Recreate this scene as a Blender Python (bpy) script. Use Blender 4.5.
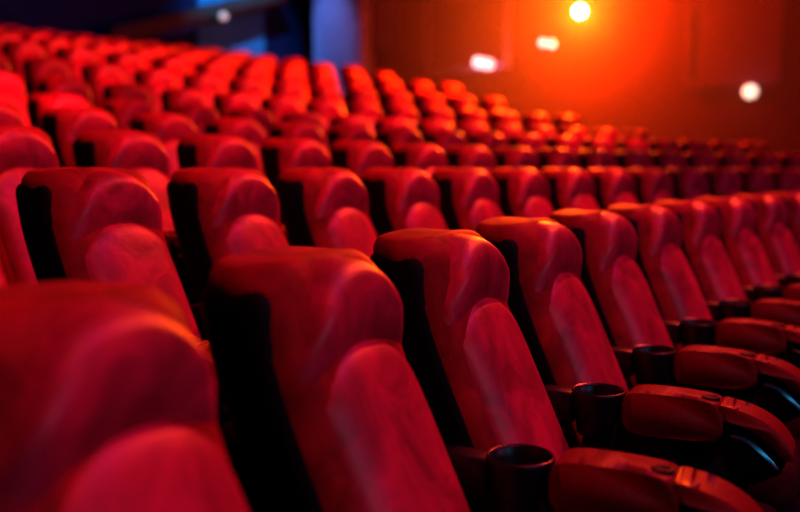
import bpy, bmesh, math, random
from mathutils import Vector, Matrix

for o in list(bpy.data.objects):
    bpy.data.objects.remove(o)
S = bpy.context.scene
C = S.collection
random.seed(4)
sin, cos, pi = math.sin, math.cos, math.pi

# ------------------------------------------------------------------ camera
cd = bpy.data.cameras.new('camera')
cam = bpy.data.objects.new('camera', cd)
C.objects.link(cam)
S.camera = cam
YAW, PITCH, EYE = 0.3728, 0.1010, 1.253
cam.location = (0, 0, EYE)
fw = Vector((cos(YAW) * cos(PITCH), sin(YAW) * cos(PITCH), -sin(PITCH)))
cam.rotation_euler = fw.to_track_quat('-Z', 'Y').to_euler()
cd.sensor_width = 36
cd.lens = 864.8 * 36 / 800
cd.dof.use_dof = True
cd.dof.focus_distance = 2.15
cd.dof.aperture_fstop = cd.lens / 1000 / 0.031
cd.clip_start = 0.05
cd.clip_end = 200

# ------------------------------------------------------------------ world and exposure
w = bpy.data.worlds.new('night_hall')
S.world = w
w.use_nodes = True
bg = w.node_tree.nodes['Background']
bg.inputs[0].default_value = (0.03, 0.05, 0.25, 1)
bg.inputs[1].default_value = 0.04
S.view_settings.view_transform = 'Standard'
S.view_settings.look = 'None'
S.view_settings.exposure = 0.0
S.view_settings.gamma = 1.0
S.view_settings.use_curve_mapping = False

# ------------------------------------------------------------------ lights of the hall and added lights
def aim(o, target):
    o.rotation_euler = (Vector(target) - o.location).to_track_quat('-Z', 'Y').to_euler()

def area(name, loc, target, sx, sy, power, col, spread=180):
    l = bpy.data.lights.new(name, 'AREA')
    l.shape = 'RECTANGLE'
    l.size, l.size_y, l.energy, l.color = sx, sy, power, col
    l.spread = math.radians(spread)
    o = bpy.data.objects.new(name, l)
    C.objects.link(o)
    o.location = loc
    aim(o, target)
    return o

def spot(name, loc, target, ang, power, col, radius=0.1, blend=0.5):
    l = bpy.data.lights.new(name, 'SPOT')
    l.energy, l.color, l.spot_size, l.spot_blend, l.shadow_soft_size = power, col, math.radians(ang), blend, radius
    o = bpy.data.objects.new(name, l)
    C.objects.link(o)
    o.location = loc
    aim(o, target)
    return o

# the glow of the picture on the cinema screen, high in front of the seats
area('screen_light', (2.5, -9.0, 3.0), (3.5, 1.5, 0.7), 5, 2.0, 70, (1.0, 0.16, 0.60))
area('added_pink_wash', (4.0, -1.6, 7.1), (4.0, 1.5, 0.6), 4, 2, 120, (1.0, 0.05, 0.60))  # unseen pink light added overhead to brighten the lumbar pads
area('added_cool_light', (-2.5, -7.0, 4.0), (3.0, 0.0, 0.7), 3, 2, 50, (0.12, 0.60, 1.0))  # unseen cool light added on the left to bring out the trim strips
# red spots under the ceiling, unseen, added to brighten the seats
spot('added_spot_front', (1.2, -1.0, 7.0), (2.6, 1.0, 0.9), 60, 520, (1.0, 0.03, 0.02), 0.10)
spot('added_spot_rear', (3.6, 1.9, 7.0), (5.0, 3.8, 1.2), 74, 900, (1.0, 0.03, 0.02), 0.12)
spot('added_spot_side', (9.5, -0.4, 6.4), (2.6, 0.9, 1.0), 52, 2200, (1.0, 0.04, 0.02), 0.08)
# red house spots on the upper bank of seats
spot('house_spot_upper', (5.0, -2.0, 6.9), (3.4, 7.2, 1.5), 29, 7500, (1.0, 0.05, 0.06), 0.15, 0.4)
spot('house_spot_upper', (11.2, -3.0, 6.9), (10.0, 5.0, 1.3), 40, 9500, (1.0, 0.05, 0.06), 0.15, 0.4)

# ------------------------------------------------------------------ materials
def nodes_of(name):
    m = bpy.data.materials.new(name)
    m.use_nodes = True
    nt = m.node_tree
    return m, nt, nt.nodes['Principled BSDF']

def plain(name, col, rough=0.6, metal=0.0, bump=0.0, scale=60.0, var=0.15, spec=0.5):
    m, nt, b = nodes_of(name)
    tc = nt.nodes.new('ShaderNodeTexCoord')
    n = nt.nodes.new('ShaderNodeTexNoise')
    n.inputs['Scale'].default_value = scale
    n.inputs['Detail'].default_value = 3
    nt.links.new(tc.outputs['Object'], n.inputs['Vector'])
    r = nt.nodes.new('ShaderNodeValToRGB')
    r.color_ramp.elements[0].position, r.color_ramp.elements[1].position = 0.3, 0.7
    r.color_ramp.elements[0].color = (*[c * (1 - var) for c in col], 1)
    r.color_ramp.elements[1].color = (*[min(1, c * (1 + var)) for c in col], 1)
    nt.links.new(n.outputs['Fac'], r.inputs['Fac'])
    nt.links.new(r.outputs['Color'], b.inputs['Base Color'])
    b.inputs['Roughness'].default_value = rough
    b.inputs['Metallic'].default_value = metal
    b.inputs['Specular IOR Level'].default_value = spec
    if bump:
        bp = nt.nodes.new('ShaderNodeBump')
        bp.inputs['Strength'].default_value = bump
        bp.inputs['Distance'].default_value = 0.004
        nt.links.new(n.outputs['Fac'], bp.inputs['Height'])
        nt.links.new(bp.outputs['Normal'], b.inputs['Normal'])
    return m

def velvet(name, dark, light, rough=0.62, spec=0.1):
    """brushed plush: streaky nap, faint creases, sheen at grazing angles"""
    m, nt, b = nodes_of(name)
    L = nt.links
    tc = nt.nodes.new('ShaderNodeTexCoord')
    oi = nt.nodes.new('ShaderNodeObjectInfo')
    sc = nt.nodes.new('ShaderNodeVectorMath'); sc.operation = 'ADD'
    mul = nt.nodes.new('ShaderNodeMath'); mul.operation = 'MULTIPLY'; mul.inputs[1].default_value = 37.0
    L.new(oi.outputs['Random'], mul.inputs[0])
    L.new(tc.outputs['Object'], sc.inputs[0])
    L.new(mul.outputs[0], sc.inputs[1])
    mp = nt.nodes.new('ShaderNodeMapping')
    mp.inputs['Rotation'].default_value = (0.0, 0.6, 0.0)
    mp.inputs['Scale'].default_value = (5.0, 5.0, 4.2)
    L.new(sc.outputs[0], mp.inputs['Vector'])
    n1 = nt.nodes.new('ShaderNodeTexNoise')
    n1.inputs['Scale'].default_value = 1.6
    n1.inputs['Detail'].default_value = 5
    n1.inputs['Roughness'].default_value = 0.6
    n1.inputs['Distortion'].default_value = 0.7
    L.new(mp.outputs[0], n1.inputs['Vector'])
    r = nt.nodes.new('ShaderNodeValToRGB')
    r.color_ramp.elements[0].position, r.color_ramp.elements[1].position = 0.36, 0.68
    r.color_ramp.elements[0].color = (*dark, 1)
    r.color_ramp.elements[1].color = (*light, 1)
    L.new(n1.outputs['Fac'], r.inputs['Fac'])
    L.new(r.outputs['Color'], b.inputs['Base Color'])
    n2 = nt.nodes.new('ShaderNodeTexNoise')
    n2.inputs['Scale'].default_value = 420
    L.new(tc.outputs['Object'], n2.inputs['Vector'])
    mx = nt.nodes.new('ShaderNodeMath'); mx.operation = 'MULTIPLY_ADD'
    mx.inputs[1].default_value = 0.12
    L.new(n2.outputs['Fac'], mx.inputs[0])
    L.new(n1.outputs['Fac'], mx.inputs[2])
    bp = nt.nodes.new('ShaderNodeBump')
    bp.inputs['Strength'].default_value = 0.35
    bp.inputs['Distance'].default_value = 0.012
    L.new(mx.outputs[0], bp.inputs['Height'])
    L.new(bp.outputs['Normal'], b.inputs['Normal'])
    b.inputs['Roughness'].default_value = rough
    b.inputs['Specular IOR Level'].default_value = spec
    b.inputs['Sheen Weight'].default_value = 0.05
    b.inputs['Sheen Roughness'].default_value = 0.35
    b.inputs['Sheen Tint'].default_value = (1.0, 0.25, 0.3, 1)
    return m

def glow(name, col, strength):
    m, nt, b = nodes_of(name)
    b.inputs['Base Color'].default_value = (*col, 1)
    b.inputs['Emission Color'].default_value = (*col, 1)
    b.inputs['Emission Strength'].default_value = strength
    return m

M_VELVET = velvet('red_velvet', (0.20, 0.002, 0.006), (0.48, 0.007, 0.018))  # darker than the pads: shade on the flanks put into the colour
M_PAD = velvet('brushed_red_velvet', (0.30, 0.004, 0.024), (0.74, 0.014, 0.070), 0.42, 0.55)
M_CUSHION = plain('shaded_plush', (0.030, 0.003, 0.006), 0.85, 0, 0.3, 120, 0.3, 0.1)  # near-black colour stands in for shade on the seat cushions
M_SHELL = plain('black_plastic', (0.006, 0.004, 0.005), 0.6, 0, 0.2, 90, 0.15, 0.15)
M_ARMPAD = plain('red_leatherette', (0.20, 0.003, 0.007), 0.5, 0, 0.25, 140, 0.15, 0.2)
M_GLOSS = plain('glossy_black_plastic', (0.010, 0.011, 0.014), 0.32, 0, 0, 30, 0.15, 0.3)
M_TRIM = plain('blue_steel', (0.30, 0.62, 0.80), 0.35, 0.85, 0, 40, 0.05)
M_STEEL = plain('dark_steel', (0.03, 0.03, 0.035), 0.45, 0.6, 0, 40)
M_CARPET = plain('dark_carpet', (0.020, 0.008, 0.014), 0.95, 0, 0.6, 220, 0.4, 0.1)
M_WALLRED = plain('dark_red_fabric', (0.03, 0.0012, 0.0014), 0.9, 0, 0.3, 30, 0.25, 0.02)
M_NAVY = plain('navy_paint', (0.002, 0.010, 0.060), 0.8, 0, 0, 6, 0.3, 0.05)
M_BLUE = plain('blue_paint', (0.015, 0.18, 0.46), 0.7, 0, 0, 5, 0.2, 0.05)
M_PALE = plain('pale_blue_plaster', (0.24, 0.34, 0.72), 0.7, 0, 0.2, 12, 0.15, 0.1)
M_MAUVE = plain('mauve_fabric', (0.06, 0.020, 0.080), 0.85, 0, 0.2, 20, 0.2, 0.1)
M_GREY = plain('grey_mauve_fabric', (0.20, 0.17, 0.32), 0.85, 0, 0.2, 20, 0.2, 0.05)
M_CEIL = plain('black_ceiling_paint', (0.010, 0.008, 0.012), 0.9, 0, 0, 10)
M_LENS = glow('hot_lens', (1.0, 0.85, 0.40), 300.0)
M_GLOBE_PINK = glow('pinkish_globe', (0.75, 1.0, 1.2), 4.0)
M_GLOBE_WARM = glow('warm_globe', (0.75, 1.0, 0.9), 3.2)
M_GLOBE_GREY = glow('dim_globe', (0.55, 0.50, 0.52), 0.8)

# ------------------------------------------------------------------ mesh helpers
def link(name, bm, mat, parent=None, smooth=True):
    me = bpy.data.meshes.new(name)
    bmesh.ops.recalc_face_normals(bm, faces=bm.faces)
    bm.to_mesh(me)
    bm.free()
    me.materials.append(mat)
    if smooth:
        for p in me.polygons:
            p.use_smooth = True
    o = bpy.data.objects.new(name, me)
    C.objects.link(o)
    if parent:
        o.parent = parent
    return o

def smoothstep(a, b, x):
    t = max(0.0, min(1.0, (x - a) / (b - a)))
    return t * t * (3 - 2 * t)

def rrect(wd, hd, r, nf=18, ns=5, nc=5):
    """outline of a rounded rectangle, counter-clockwise from the front left"""
    r = max(0.001, min(r, wd * 0.98, hd * 0.98))
    p = []
    for i in range(nf):
        p.append((-(wd - r) + 2 * (wd - r) * i / nf, -hd))
    for i in range(nc):
        a = -pi / 2 + pi / 2 * i / nc
        p.append((wd - r + r * cos(a), -hd + r + r * sin(a)))
    for i in range(ns):
        p.append((wd, -(hd - r) + 2 * (hd - r) * i / ns))
    for i in range(nc):
        a = pi / 2 * i / nc
        p.append((wd - r + r * cos(a), hd - r + r * sin(a)))
    for i in range(nf):
        p.append(((wd - r) - 2 * (wd - r) * i / nf, hd))
    for i in range(nc):
        a = pi / 2 + pi / 2 * i / nc
        p.append((-(wd - r) + r * cos(a), hd - r + r * sin(a)))
    for i in range(ns):
        p.append((-wd, (hd - r) - 2 * (hd - r) * i / ns))
    for i in range(nc):
        a = pi + pi / 2 * i / nc
        p.append((-(wd - r) + r * cos(a), -(hd - r) + r * sin(a)))
    return p

def skin_loops(bm, loops, cap0=True, cap1=True):
    vs = [[bm.verts.new(p) for p in lp] for lp in loops]
    n = len(vs[0])
    for a, b in zip(vs, vs[1:]):
        for i in range(n):
            bm.faces.new((a[i], a[(i + 1) % n], b[(i + 1) % n], b[i]))
    for flag, lp in ((cap0, vs[0]), (cap1, vs[-1])):
        if flag:
            c = bm.verts.new(sum((v.co for v in lp), Vector()) / n)
            for i in range(n):
                bm.faces.new((lp[i], lp[(i + 1) % n], c))

def box(bm, x0, x1, y0, y1, z0, z1, bev=0.0, seg=2, mtx=None):
    r = bmesh.ops.create_cube(bm, size=1)
    vs = r['verts']
    for v in vs:
        v.co = Vector(((x0 + x1) / 2 + v.co.x * (x1 - x0), (y0 + y1) / 2 + v.co.y * (y1 - y0), (z0 + z1) / 2 + v.co.z * (z1 - z0)))
    if mtx:
        for v in vs:
            v.co = mtx @ v.co
    if bev:
        es = list({e for v in vs for e in v.link_edges})
        bmesh.ops.bevel(bm, geom=es, offset=bev, segments=seg, affect='EDGES', profile=0.5)

def lathe(bm, prof, seg=24, mtx=None, cap=False):
    """(radius, height) profile turned about z"""
    rings = []
    for r, z in prof:
        ring = []
        for i in range(seg):
            a = 2 * pi * i / seg
            v = Vector((r * cos(a), r * sin(a), z))
            ring.append(mtx @ v if mtx else v)
        rings.append(ring)
    skin_loops(bm, rings, cap, cap)

def sweep_yz(bm, pts, x0, x1, bev=0.0, seg=3):
    """closed side outline in (y, z) given width along x"""
    a = [bm.verts.new((x0, y, z)) for y, z in pts]
    b = [bm.verts.new((x1, y, z)) for y, z in pts]
    n = len(pts)
    f0 = bm.faces.new(a)
    f1 = bm.faces.new(b[::-1])
    for i in range(n):
        bm.faces.new((a[(i + 1) % n], a[i], b[i], b[(i + 1) % n]))
    if bev:
        es = list(f0.edges) + list(f1.edges)
        bmesh.ops.bevel(bm, geom=es, offset=bev, segments=seg, affect='EDGES', profile=0.5, clamp_overlap=True)

def band(path, th):
    """outline of a strip of thickness th under a (y, z) path"""
    up, dn = [], []
    for i, (y, z) in enumerate(path):
        a = path[max(0, i - 1)]
        b = path[min(len(path) - 1, i + 1)]
        ty, tz = b[0] - a[0], b[1] - a[1]
        l = math.hypot(ty, tz)
        ny, nz = -tz / l, ty / l
        if nz < 0 or (abs(nz) < 1e-6 and ny > 0):
            ny, nz = -ny, -nz
        t = th[i] if isinstance(th, (list, tuple)) else th
        up.append((y, z))
        dn.append((y - ny * t, z - nz * t))
    return up + dn[::-1]

def soften(pts, it=2, closed=True):
    for _ in range(it):
        q = []
        n = len(pts)
        for i in range(n if closed else n - 1):
            a, b = pts[i], pts[(i + 1) % n]
            q.append((a[0] * 0.75 + b[0] * 0.25, a[1] * 0.75 + b[1] * 0.25))
            q.append((a[0] * 0.25 + b[0] * 0.75, a[1] * 0.25 + b[1] * 0.75))
        pts = q if closed else [pts[0]] + q + [pts[-1]]
    return pts

def thing(name, label, cat, loc=(0, 0, 0), rz=0, group=None):
    o = bpy.data.objects.new(name, None)
    C.objects.link(o)
    o.location = loc
    o.rotation_euler = (0, 0, rz)
    o.empty_display_size = 0.1
    o['label'], o['category'] = label, cat
    if group:
        o['group'] = group
    return o

def struct(name, bm, mat, smooth=False):
    o = link(name, bm, mat, None, smooth)
    o['kind'] = 'structure'
    return o

# ------------------------------------------------------------------ plan of the hall
R1, YC = 17.42, -16.683               # radius of the front row, centre of the arcs
D = [0, 1.13, 2.04, 3.086, 4.176, 5.263, 6.363, 7.463, 8.563, 9.663, 10.763, 11.863]
TOP = [1.08, 1.239, 1.406, 1.582, 1.753, 1.993, 2.293, 2.593, 2.833, 3.053, 3.253, 3.453]
ZF = [t - 1.08 for t in TOP]          # tread height of each row
RAD = [R1 + d for d in D]
T0 = [0.848, 1.503, 2.600, 4.005, 4.865, 5.3, 6.1, 6.8, 7.5, 8.2, 8.9, 9.6]
RANGE = [(0, 11), (0, 15), (0, 16), (-1, 15), (-1, 13), (0, 13), (0, 12), (0, 12), (1, 11), (1, 11), (1, 10), (1, 9)]
PITCH_S = 0.6087
P0 = Vector((13.2, -1.4, 0))          # side wall: foot point, direction, outward normal
DV = Vector((0.33, 0.944, 0)).normalized()
NV = Vector((DV.y, -DV.x, 0))
WALL_RZ = math.atan2(DV.y, DV.x)      # wall frame: local x along the wall, local y into the hall

def on_wall(s, z, off=0.0):
    p = P0 + DV * s - NV * off
    return Vector((p.x, p.y, z))

def polar(r, a, z=0.0):
    return Vector((r * sin(a), YC + r * cos(a), z))

# floor: stepped curved treads
prof = [(7.0, -0.02), (RAD[1] - 0.62, -0.02)]
prof[0] = (7.0, 0.0); prof[1] = (RAD[1] - 0.62, 0.0)
for k in range(1, 12):
    r = RAD[k] - 0.62
    prof.append((r, ZF[k]))
    prof.append((RAD[k + 1] - 0.62 if k < 11 else 30.6, ZF[k]))
bm = bmesh.new()
N = 48
cols = []
for i in range(N + 1):
    a = -0.42 + 1.12 * i / N
    cols.append([bm.verts.new(polar(r, a, z)) for r, z in prof])
for c0, c1 in zip(cols, cols[1:]):
    for j in range(len(prof) - 1):
        bm.faces.new((c0[j], c0[j + 1], c1[j + 1], c1[j]))
struct('floor', bm, M_CARPET)

# curved back wall
bm = bmesh.new()
loops = []
for i in range(41):
    a = -0.42 + 1.015 * i / 40
    loops.append([polar(30.5, a, 2.0), polar(30.7, a, 2.0), polar(30.7, a, 7.2), polar(30.5, a, 7.2)])
skin_loops(bm, loops)
struct('wall_back', bm, M_NAVY)

def wall_box(bm, s0, s1, z0, z1, o0, o1, bev=0.0):
    """box on the side wall: along the wall, up, and out into the hall"""
    m = Matrix.Translation(P0) @ Matrix(((DV.x, -NV.x, 0, 0), (DV.y, -NV.y, 0, 0), (0, 0, 1, 0), (0, 0, 0, 1)))
    box(bm, s0, s1, o0, o1, z0, z1, bev, 2, m)

bm = bmesh.new()
wall_box(bm, -8.0, 13.0, -0.1, 7.2, -0.25, 0.0)
struct('wall_side', bm, M_WALLRED)
bm = bmesh.new()
wall_box(bm, -8.0, 11.7, -0.1, 0.16, 0.0, 0.03)
struct('baseboard_side', bm, M_STEEL)
bm = bmesh.new()
cl = [bm.verts.new(p) for p in ((-12, -12, 7.2), (24, -12, 7.2), (24, 16, 7.2), (-12, 16, 7.2))]
cu = [bm.verts.new(v.co + Vector((0, 0, 0.2))) for v in cl]
bm.faces.new(cl); bm.faces.new(cu[::-1])
for i in range(4):
    bm.faces.new((cl[i], cl[(i + 1) % 4], cu[(i + 1) % 4], cu[i]))
struct('ceiling', bm, M_CEIL)

# ------------------------------------------------------------------ the seat
SL = 0.36
def yfront(z):                        # reclined front line of the back
    d = 1.08 - z
    return -d * 0.17 - 0.28 * 0.055 * math.log(1 + math.exp((d - 0.17) / 0.055)) + 1.6 * max(0.0, z - 0.95) ** 2

BW, BR = 0.210, 0.086                 # half width of the back and the radius of its front corners

def corner(x):                        # the front rolls back round its two vertical edges
    e = max(0.0, abs(x) - (BW - BR))
    return BR - math.sqrt(max(0.0, BR * BR - e * e))

def mesh_backrest():
    bm = bmesh.new()
    W, HD, r, top = BW, 0.095, 0.040, 1.080
    loops = []
    levels = [(0.37 + (top - r - 0.37) * i / 14, 0.0, 0.0) for i in range(15)]
    for i in range(1, 8):
        ph = pi / 2 * i / 7.5
        levels.append((top - r + r * sin(ph), r * (1 - cos(ph)), ph))
    for z, sh, ph in levels:
        yc = yfront(z) + HD
        lp = []
        for x, d in rrect(W - sh, HD - sh * 0.9, BR - sh * 0.5):
            dz = 0.018 * (1 - (x / W) ** 2) * smoothstep(0, 1.3, ph)
            lp.append((x, yc + d, z + dz))
        loops.append(lp)
    skin_loops(bm, loops)
    return bm

def pad(wfun, zb, zt, thick, ns=22, nv=22, ex=3.0, ev=3.0, openb=False, tilt=0.0, pw=0.55):
    bm = bmesh.new()
    fr, bk = [], []
    for j in range(nv + 1):
        v = j / nv
        rf, rb = [], []
        for i in range(ns + 1):
            s = -1 + 2 * i / ns
            s = math.copysign(abs(s) ** 0.8, s)
            z = zb(s) + v * (zt(s) - zb(s))
            x = wfun(v) * s
            q = 2 * v - 1
            if openb and q < 0:
                q *= 0.8
            h = thick * max(0.0, 1 - abs(s) ** ex) ** pw * max(0.0, 1 - abs(q) ** ev) ** 0.5
            h *= 1 - tilt + 2 * tilt * v
            y = yfront(z) + corner(x)
            rf.append(bm.verts.new((x, y - h + 0.006, z)))
            rb.append(bm.verts.new((x, y + 0.022, z)))
        fr.append(rf); bk.append(rb)
    for j in range(nv):
        for i in range(ns):
            bm.faces.new((fr[j][i], fr[j][i + 1], fr[j + 1][i + 1], fr[j + 1][i]))
            bm.faces.new((bk[j][i], bk[j + 1][i], bk[j + 1][i + 1], bk[j][i + 1]))
    for i in range(ns):
        bm.faces.new((fr[0][i], bk[0][i], bk[0][i + 1], fr[0][i + 1]))
        bm.faces.new((fr[nv][i], fr[nv][i + 1], bk[nv][i + 1], bk[nv][i]))
    for j in range(nv):
        bm.faces.new((fr[j][0], fr[j + 1][0], bk[j + 1][0], bk[j][0]))
        bm.faces.new((fr[j][ns], bk[j][ns], bk[j + 1][ns], fr[j + 1][ns]))
    return bm

def mesh_headrest():
    return pad(lambda v: 0.195 - 0.008 * v, lambda s: 0.872 + 0.055 * (1 - s * s),
               lambda s: 1.090 - 0.165 * abs(s) ** 2.5, 0.044, 28, 26, 2.6, 3.6, False, 0.75, 0.75)

def mesh_lumbar():
    return pad(lambda v: 0.180 - 0.008 * v, lambda s: 0.40, lambda s: 0.938 - 0.090 * abs(s) ** 2.4,
               0.040, 26, 26, 3.0, 4.0, True, 0.0)

def mesh_shell():  # back shell, drawn forward so its black stands in for shaded flanks
    bm = bmesh.new()
    W, HD = 0.214, 0.078
    loops = []
    for z, sh in [(0.27, 0.02), (0.29, 0.0), (0.45, 0), (0.55, 0), (0.65, 0), (0.75, 0), (0.80, 0), (0.85, 0), (0.89, 0), (0.93, 0), (0.97, 0), (1.0, 0), (1.02, 0.0), (1.036, 0.003), (1.046, 0.008), (1.052, 0.016)]:
        yc = yfront(min(z, 0.95)) + 0.124 + 0.17 * max(0.0, z - 0.95)
        loops.append([(x, yc + d, z) for x, d in rrect(W - sh, HD - sh * 0.8, 0.035, 8, 3, 4)])
    skin_loops(bm, loops)
    return bm

def mesh_cushion():
    bm = bmesh.new()
    loops = []
    for z, sh in [(0.335, 0.05), (0.34, 0.02), (0.36, 0.003), (0.40, 0), (0.44, 0.004), (0.465, 0.018), (0.478, 0.045), (0.483, 0.09)]:
        loops.append([(x, -0.46 + d, z + 0.012 * (1 - (x / 0.21) ** 2) * (sh > 0.01) * (z > 0.4) - 0.05 * (d + 0.27) * (z > 0.4))
                      for x, d in rrect(0.200 - sh, 0.27 - sh, 0.07, 12, 10, 5)])
    skin_loops(bm, loops)
    return bm

def mesh_base():
    bm = bmesh.new()
    box(bm, -0.16, 0.16, -0.40, -0.16, 0.0, 0.025, 0.006)
    box(bm, -0.11, 0.11, -0.36, -0.22, 0.02, 0.30, 0.012)
    box(bm, -0.16, 0.16, -0.62, -0.10, 0.285, 0.338, 0.015)
    return bm

AX = 0.272                           # the armrest stands in the gap on the seat's far side
ARM_TOP = [(-0.395, 0.668), (-0.42, 0.680), (-0.46, 0.684), (-0.54, 0.684), (-0.60, 0.680), (-0.64, 0.674)]
FRONT_TOP = [(-0.628, 0.676), (-0.645, 0.674), (-0.68, 0.668), (-0.715, 0.658), (-0.75, 0.640), (-0.778, 0.616), (-0.797, 0.588), (-0.805, 0.560)]

ARM_SHIFT = Vector((0.0, 0.066, 0.016))   # the armrest sits close to the back

def mesh_arm_pad():
    bm = bmesh.new()
    pts = ARM_TOP + [(-0.644, 0.60), (-0.632, 0.582), (-0.60, 0.578), (-0.42, 0.572), (-0.398, 0.580)]
    sweep_yz(bm, soften(pts), AX - 0.052, AX + 0.052, 0.016, 3)
    return bm

def mesh_arm_front_pad():
    bm = bmesh.new()
    sweep_yz(bm, soften(band(FRONT_TOP, [0.036, 0.036, 0.036, 0.036, 0.036, 0.034, 0.030, 0.022])), AX - 0.050, AX + 0.050, 0.013, 3)
    return bm

def mesh_arm_panel():
    bm = bmesh.new()
    path = [(y + 0.004 * (i > 3), z - 0.022) for i, (y, z) in enumerate(FRONT_TOP[:-1])]
    pts = [(-0.30, 0.585), (-0.60, 0.60), (-0.642, 0.65)] + path + [(-0.775, 0.52), (-0.68, 0.46), (-0.60, 0.40), (-0.56, 0.02), (-0.30, 0.02), (-0.26, 0.40)]
    sweep_yz(bm, pts, AX - 0.036, AX + 0.036, 0.006, 2)
    box(bm, AX - 0.05, AX + 0.05, -0.62, -0.24, 0.0, 0.03, 0.006)
    return bm

def mesh_arm_trim():
    bm = bmesh.new()
    path = []
    for i in range(11):
        t = i / 10
        path.append((-0.660 - 0.112 * t, 0.604 - 0.070 * t ** 2.1))
    sweep_yz(bm, band(path, 0.011), AX - 0.041, AX + 0.041, 0.003, 1)
    return bm

def mesh_cup_holder():
    bm = bmesh.new()
    m = Matrix.Translation((AX - 0.004, -0.322, 0))
    lathe(bm, [(0.040, 0.555), (0.052, 0.56), (0.058, 0.64), (0.064, 0.662), (0.068, 0.668), (0.071, 0.662), (0.068, 0.65), (0.062, 0.60), (0.056, 0.550), (0.040, 0.546)], 32, m)
    lathe(bm, [(0.054, 0.562), (0.052, 0.566)], 24, m, True)
    box(bm, AX - 0.03, AX + 0.03, -0.405, -0.385, 0.57, 0.655, 0.006)
    box(bm, AX - 0.036, AX + 0.036, -0.262, -0.14, 0.57, 0.655, 0.010)
    return bm

def mesh_button():
    bm = bmesh.new()
    m = Matrix.Translation((AX - 0.006, -0.606, 0.0))
    lathe(bm, [(0.022, 0.660), (0.022, 0.682), (0.019, 0.684), (0.015, 0.681)], 20, m, True)
    return bm

def proto_seat():
    t = thing('cinema_seat', 'seat', 'cinema seat')
    b = link('backrest', mesh_backrest(), M_VELVET, t)
    link('headrest', mesh_headrest(), M_PAD, t)
    link('lumbar_pad', mesh_lumbar(), M_PAD, t)
    link('back_shell', mesh_shell(), M_SHELL, t)
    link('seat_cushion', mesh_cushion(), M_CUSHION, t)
    link('base', mesh_base(), M_STEEL, t)
    a = link('armrest', mesh_arm_panel(), M_SHELL, t)
    a.location = (0, ARM_SHIFT.y, 0)
    link('arm_pad', mesh_arm_pad(), M_ARMPAD, a)
    link('front_pad', mesh_arm_front_pad(), M_ARMPAD, a)
    link('trim_strip', mesh_arm_trim(), M_TRIM, a)['label'] = 'curved blue steel strip'
    link('cup_holder', mesh_cup_holder(), M_GLOSS, a)['label'] = 'round black cup holder'
    link('button', mesh_button(), M_SHELL, a)
    return t

def copy_tree(o, parent=None, depth=0, skip_subs=False):
    c = o.copy()
    C.objects.link(c)
    c.parent = parent
    if depth < (1 if skip_subs else 2):
        for ch in list(KIDS[o]):
            copy_tree(ch, c, depth + 1, skip_subs)
    return c

ORD = ['first', 'second', 'third', 'fourth', 'fifth', 'sixth', 'seventh', 'eighth', 'ninth', 'tenth', 'eleventh', 'twelfth',
       'thirteenth', 'fourteenth', 'fifteenth', 'sixteenth', 'seventeenth', 'eighteenth']
LABELS = {
    (0, 0): 'large red velvet cinema seat cut off at the bottom left of the front row',
    (0, 1): 'sharp red cinema seat with scuffed lumbar pad, second from left in the front row',
    (0, 2): 'red cinema seat behind the nearest cup holder, third from left in the front row',
}
proto = proto_seat()
KIDS = {}
for o in [proto] + list(proto.children_recursive):
    KIDS[o] = list(o.children)
first = True
for k, (i0, i1) in enumerate(RANGE):
    for i in range(i0, i1 + 1):
        a = (T0[k] + i * PITCH_S) / RAD[k]
        o = proto if first else copy_tree(proto, None, 0, k >= 4)
        first = False
        o.location = polar(RAD[k], a, ZF[k])
        o.rotation_euler = (0, 0, -a)
        n = i - i0
        row = 'front row' if k == 0 else ('back row' if k == 11 else ORD[k] + ' row')
        if n == i1 - i0:
            lab = 'red velvet cinema seat at the far right end of the ' + row
        else:
            lab = 'red velvet cinema seat in the %s, %s from the left of the picture' % (row, ORD[n])
        o['label'] = LABELS.get((k, i), lab)
        o['group'] = 'red cinema seats of the ' + row

# ------------------------------------------------------------------ side wall and back wall fittings
bm = bmesh.new()
wall_box(bm, 8.75, 10.1, 2.0, 7.15, 0.0, 0.35, 0.02)
struct('trim_1', bm, M_PALE)                       # pale pilaster
bm = bmesh.new()
loops = []
for i in range(9):
    a = 0.503 + 0.048 * i / 8
    loops.append([polar(30.42, a, 2.4), polar(30.5, a, 2.4), polar(30.5, a, 7.1), polar(30.42, a, 7.1)])
skin_loops(bm, loops)
struct('trim_2', bm, M_BLUE)                       # blue end panel of the back wall

t = thing('acoustic_panel', 'narrow slanted mauve wall panel beside the pale pilaster', 'panel', on_wall(8.35, 3.4), WALL_RZ)
def panel(t, w0, z0, z1, frame_mat, mat, lean=0.0):
    m = Matrix.Shear('XZ', 4, (lean, 0)) if False else Matrix.Identity(4)
    bm = bmesh.new()
    box(bm, -w0, w0, 0.0, 0.05, z0, z1, 0.008, 2, m)
    link('board', bm, mat, t, False)
    bm = bmesh.new()
    f = 0.10
    box(bm, -w0 - f, -w0, 0.0, 0.065, z0 - f, z1 + f, 0.01, 2, m)
    box(bm, w0, w0 + f, 0.0, 0.065, z0 - f, z1 + f, 0.01, 2, m)
    box(bm, -w0, w0, 0.0, 0.065, z0 - f, z0, 0.01, 2, m)
    box(bm, -w0, w0, 0.0, 0.065, z1, z1 + f, 0.01, 2, m)
    link('frame', bm, frame_mat, t, False)
panel(t, 0.30, 0.2, 1.1, M_MAUVE, M_GREY)
t = thing('acoustic_panel', 'wide dark red wall panel in a pale mauve frame left of the orange lamp', 'panel', on_wall(6.45, 3.1), WALL_RZ)
panel(t, 0.85, 0.0, 2.0, M_PALE, M_WALLRED)
t = thing('acoustic_panel', 'dim mauve wall panel right of the orange lamp, above the round wall lamp', 'panel', on_wall(1.65, 2.55), WALL_RZ)
panel(t, 0.6, 0.0, 1.1, M_MAUVE, M_MAUVE)

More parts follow.
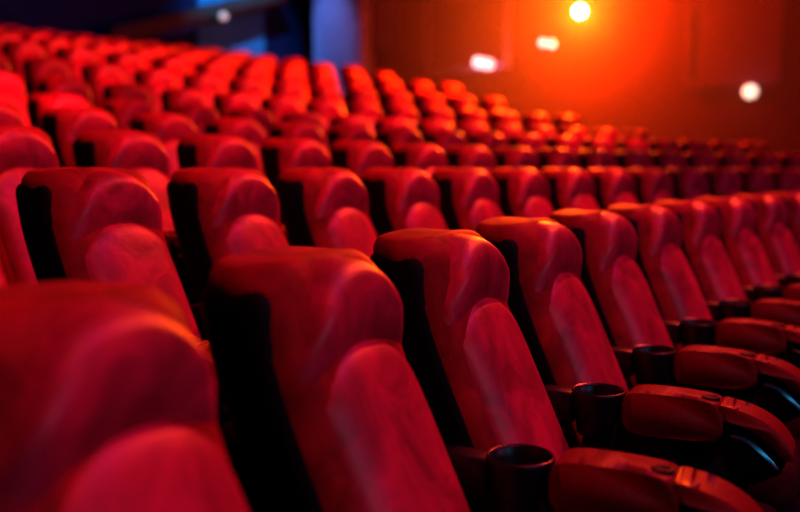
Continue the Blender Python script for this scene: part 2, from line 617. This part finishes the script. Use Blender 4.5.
# sloping black duct under the back wall's blue panel top
bm = bmesh.new()
p0, p1 = polar(30.1, 0.44, 3.60), polar(30.1, 0.56, 4.75)
ax = (p1 - p0)
q = ax.to_track_quat('Z', 'Y').to_matrix().to_4x4()
lathe(bm, [(0.17, 0.0), (0.17, ax.length * 0.33), (0.185, ax.length * 0.33), (0.185, ax.length * 0.36), (0.17, ax.length * 0.36),
           (0.17, ax.length * 0.66), (0.185, ax.length * 0.66), (0.185, ax.length * 0.69), (0.17, ax.length * 0.69), (0.17, ax.length)], 20, Matrix.Translation(p0) @ q, True)
o = link('air_duct', bm, M_CEIL, None, False)
o['label'] = 'sloping black round duct high on the navy back wall'
o['category'] = 'duct'

def globe_lamp(loc, rz, label, mat, pts, r, power, col):
    t = thing('wall_lamp', label, 'wall lamp', loc, rz, None)
    bm = bmesh.new()
    lathe(bm, [(0.0, 0.0), (0.075, 0.0), (0.08, 0.012), (0.07, 0.025), (0.03, 0.032), (0.0, 0.032)], 20, Matrix.Rotation(-pi / 2, 4, 'X'))
    link('backplate', bm, M_STEEL, t)
    for (x, z) in pts:
        bm = bmesh.new()
        d = Vector((x, 0.20, z)) - Vector((0, 0.02, 0))
        m = Matrix.Translation((0, 0.02, 0)) @ d.to_track_quat('Z', 'Y').to_matrix().to_4x4()
        lathe(bm, [(0.012, 0.0), (0.012, d.length - r * 0.8), (r * 0.45, d.length - r * 0.8), (r * 0.5, d.length - r * 0.6)], 12, m, True)
        link('arm', bm, M_STEEL, t)
        bm = bmesh.new()
        bmesh.ops.create_uvsphere(bm, u_segments=20, v_segments=12, radius=r, matrix=Matrix.Translation((x, 0.20, z)))
        link('globe', bm, mat, t)
    l = bpy.data.lights.new('wall_lamp_light', 'POINT')
    l.energy, l.color, l.shadow_soft_size = power, col, r
    lo = bpy.data.objects.new('wall_lamp_light', l)
    C.objects.link(lo)
    lo.parent = t
    lo.location = (0, 0.20 + r + 0.12, 0)
    return t

globe_lamp(on_wall(5.95, 3.09), WALL_RZ, 'pinkish twin wall lamp below left of the orange lamp', M_GLOBE_PINK, [(-0.11, -0.02), (0.10, 0.03)], 0.10, 4, (1, 0.5, 0.4))
globe_lamp(on_wall(4.66, 3.32), WALL_RZ, 'small pinkish twin wall lamp just under the orange lamp', M_GLOBE_PINK, [(-0.09, -0.02), (0.08, 0.02)], 0.065, 2, (1, 0.5, 0.4))
globe_lamp(on_wall(1.31, 2.34), WALL_RZ, 'round yellowish wall lamp at the right edge', M_GLOBE_WARM, [(0.0, 0.0)], 0.10, 3, (1, 0.7, 0.4))
a = 0.508
globe_lamp(polar(29.88, a, 4.13), pi - a, 'small greyish round lamp on the black duct', M_GLOBE_GREY, [(0.0, 0.0)], 0.07, 0.5, (0.8, 0.8, 1.0))

# the orange spotlight on the side wall
LP = on_wall(4.00, 3.75, 0.34)
t = thing('wall_spotlight', 'glaring orange spotlight high on the dark red side wall', 'spotlight', on_wall(4.00, 3.75), WALL_RZ)
loc_dir = Vector((0, 0.30, -0.02))
to_hall = Vector((2.0, -1.2, EYE)) - LP
rot = Matrix.Rotation(-WALL_RZ, 3, 'Z')
dl = (rot @ to_hall).normalized()
if dl.y < 0:
    dl.y = -dl.y
base = Vector((0, 0.30, 0))
m = Matrix.Translation(base) @ dl.to_track_quat('Z', 'Y').to_matrix().to_4x4()
bm = bmesh.new()
box(bm, -0.09, 0.09, 0.0, 0.02, -0.12, 0.12, 0.005)
box(bm, -0.02, 0.02, 0.01, 0.22, -0.02, 0.02, 0.004)
link('bracket', bm, M_STEEL, t)
bm = bmesh.new()
lathe(bm, [(0.04, -0.20), (0.085, -0.17), (0.095, -0.02), (0.10, 0.03), (0.092, 0.03), (0.088, -0.005)], 24, m, False)
link('housing', bm, M_STEEL, t)
bm = bmesh.new()
lathe(bm, [(0.087, 0.0), (0.06, 0.014), (0.02, 0.022)], 24, m, True)
link('lens', bm, M_LENS, t)
front = t.matrix_world
lens_w = Matrix.Translation(on_wall(4.00, 3.75)) @ Matrix.Rotation(WALL_RZ, 4, 'Z') @ m @ Vector((0, 0, 0.07))
l = bpy.data.lights.new('spotlight_lamp', 'POINT')
l.energy, l.color, l.shadow_soft_size = 6500, (1.0, 0.13, 0.003), 0.05
lo = bpy.data.objects.new('spotlight_lamp', l)
C.objects.link(lo)
lo.location = lens_w

# blue wash on the pilaster and on the blue panel
spot('pilaster_wash', on_wall(9.4, 6.6, 2.2), on_wall(9.65, 3.6, 0.3), 34, 420, (0.32, 0.45, 1.0), 0.1, 0.8)
spot('panel_wash', polar(28.3, 0.52, 6.4), polar(30.4, 0.53, 3.7), 60, 700, (0.10, 0.55, 1.0), 0.1, 0.8)

spot('added_wall_wash', polar(26.5, 0.36, 6.8), polar(30.4, 0.38, 4.2), 80, 120, (0.10, 0.30, 1.0), 0.2, 1.0)  # dim blue light added so the navy wall shows

# ------------------------------------------------------------------ haze in the beam of the spotlight
HZ = bpy.data.materials.new('thin_haze')
HZ.use_nodes = True
nt = HZ.node_tree
nt.nodes.clear()
out = nt.nodes.new('ShaderNodeOutputMaterial')
vs = nt.nodes.new('ShaderNodeVolumeScatter')
vs.inputs['Color'].default_value = (1, 1, 1, 1)
vs.inputs['Density'].default_value = 0.035
vs.inputs['Anisotropy'].default_value = 0.0
va = nt.nodes.new('ShaderNodeVolumeAbsorption')      # absorption added to redden the glow away from the lamp
va.inputs['Color'].default_value = (0.70, 0.10, 0.0, 1)
va.inputs['Density'].default_value = 0.5
ad = nt.nodes.new('ShaderNodeAddShader')
nt.links.new(vs.outputs[0], ad.inputs[0])
nt.links.new(va.outputs[0], ad.inputs[1])
nt.links.new(ad.outputs[0], out.inputs['Volume'])
bm = bmesh.new()
q = [on_wall(-7.5, 0, 0.02), on_wall(7.8, 0, 0.02), on_wall(7.8, 0, 2.3), on_wall(-7.5, 0, 2.3)]
lo_ = [bm.verts.new((p.x, p.y, 0.01)) for p in q]
hi_ = [bm.verts.new((p.x, p.y, 7.1)) for p in q]
bm.faces.new(lo_[::-1]); bm.faces.new(hi_)
for i in range(4):
    bm.faces.new((lo_[i], lo_[(i + 1) % 4], hi_[(i + 1) % 4], hi_[i]))
o = link('haze', bm, HZ, None, False)
o['kind'] = 'stuff'
o['label'] = 'thin orange lit haze around the spotlight'
o['category'] = 'haze'
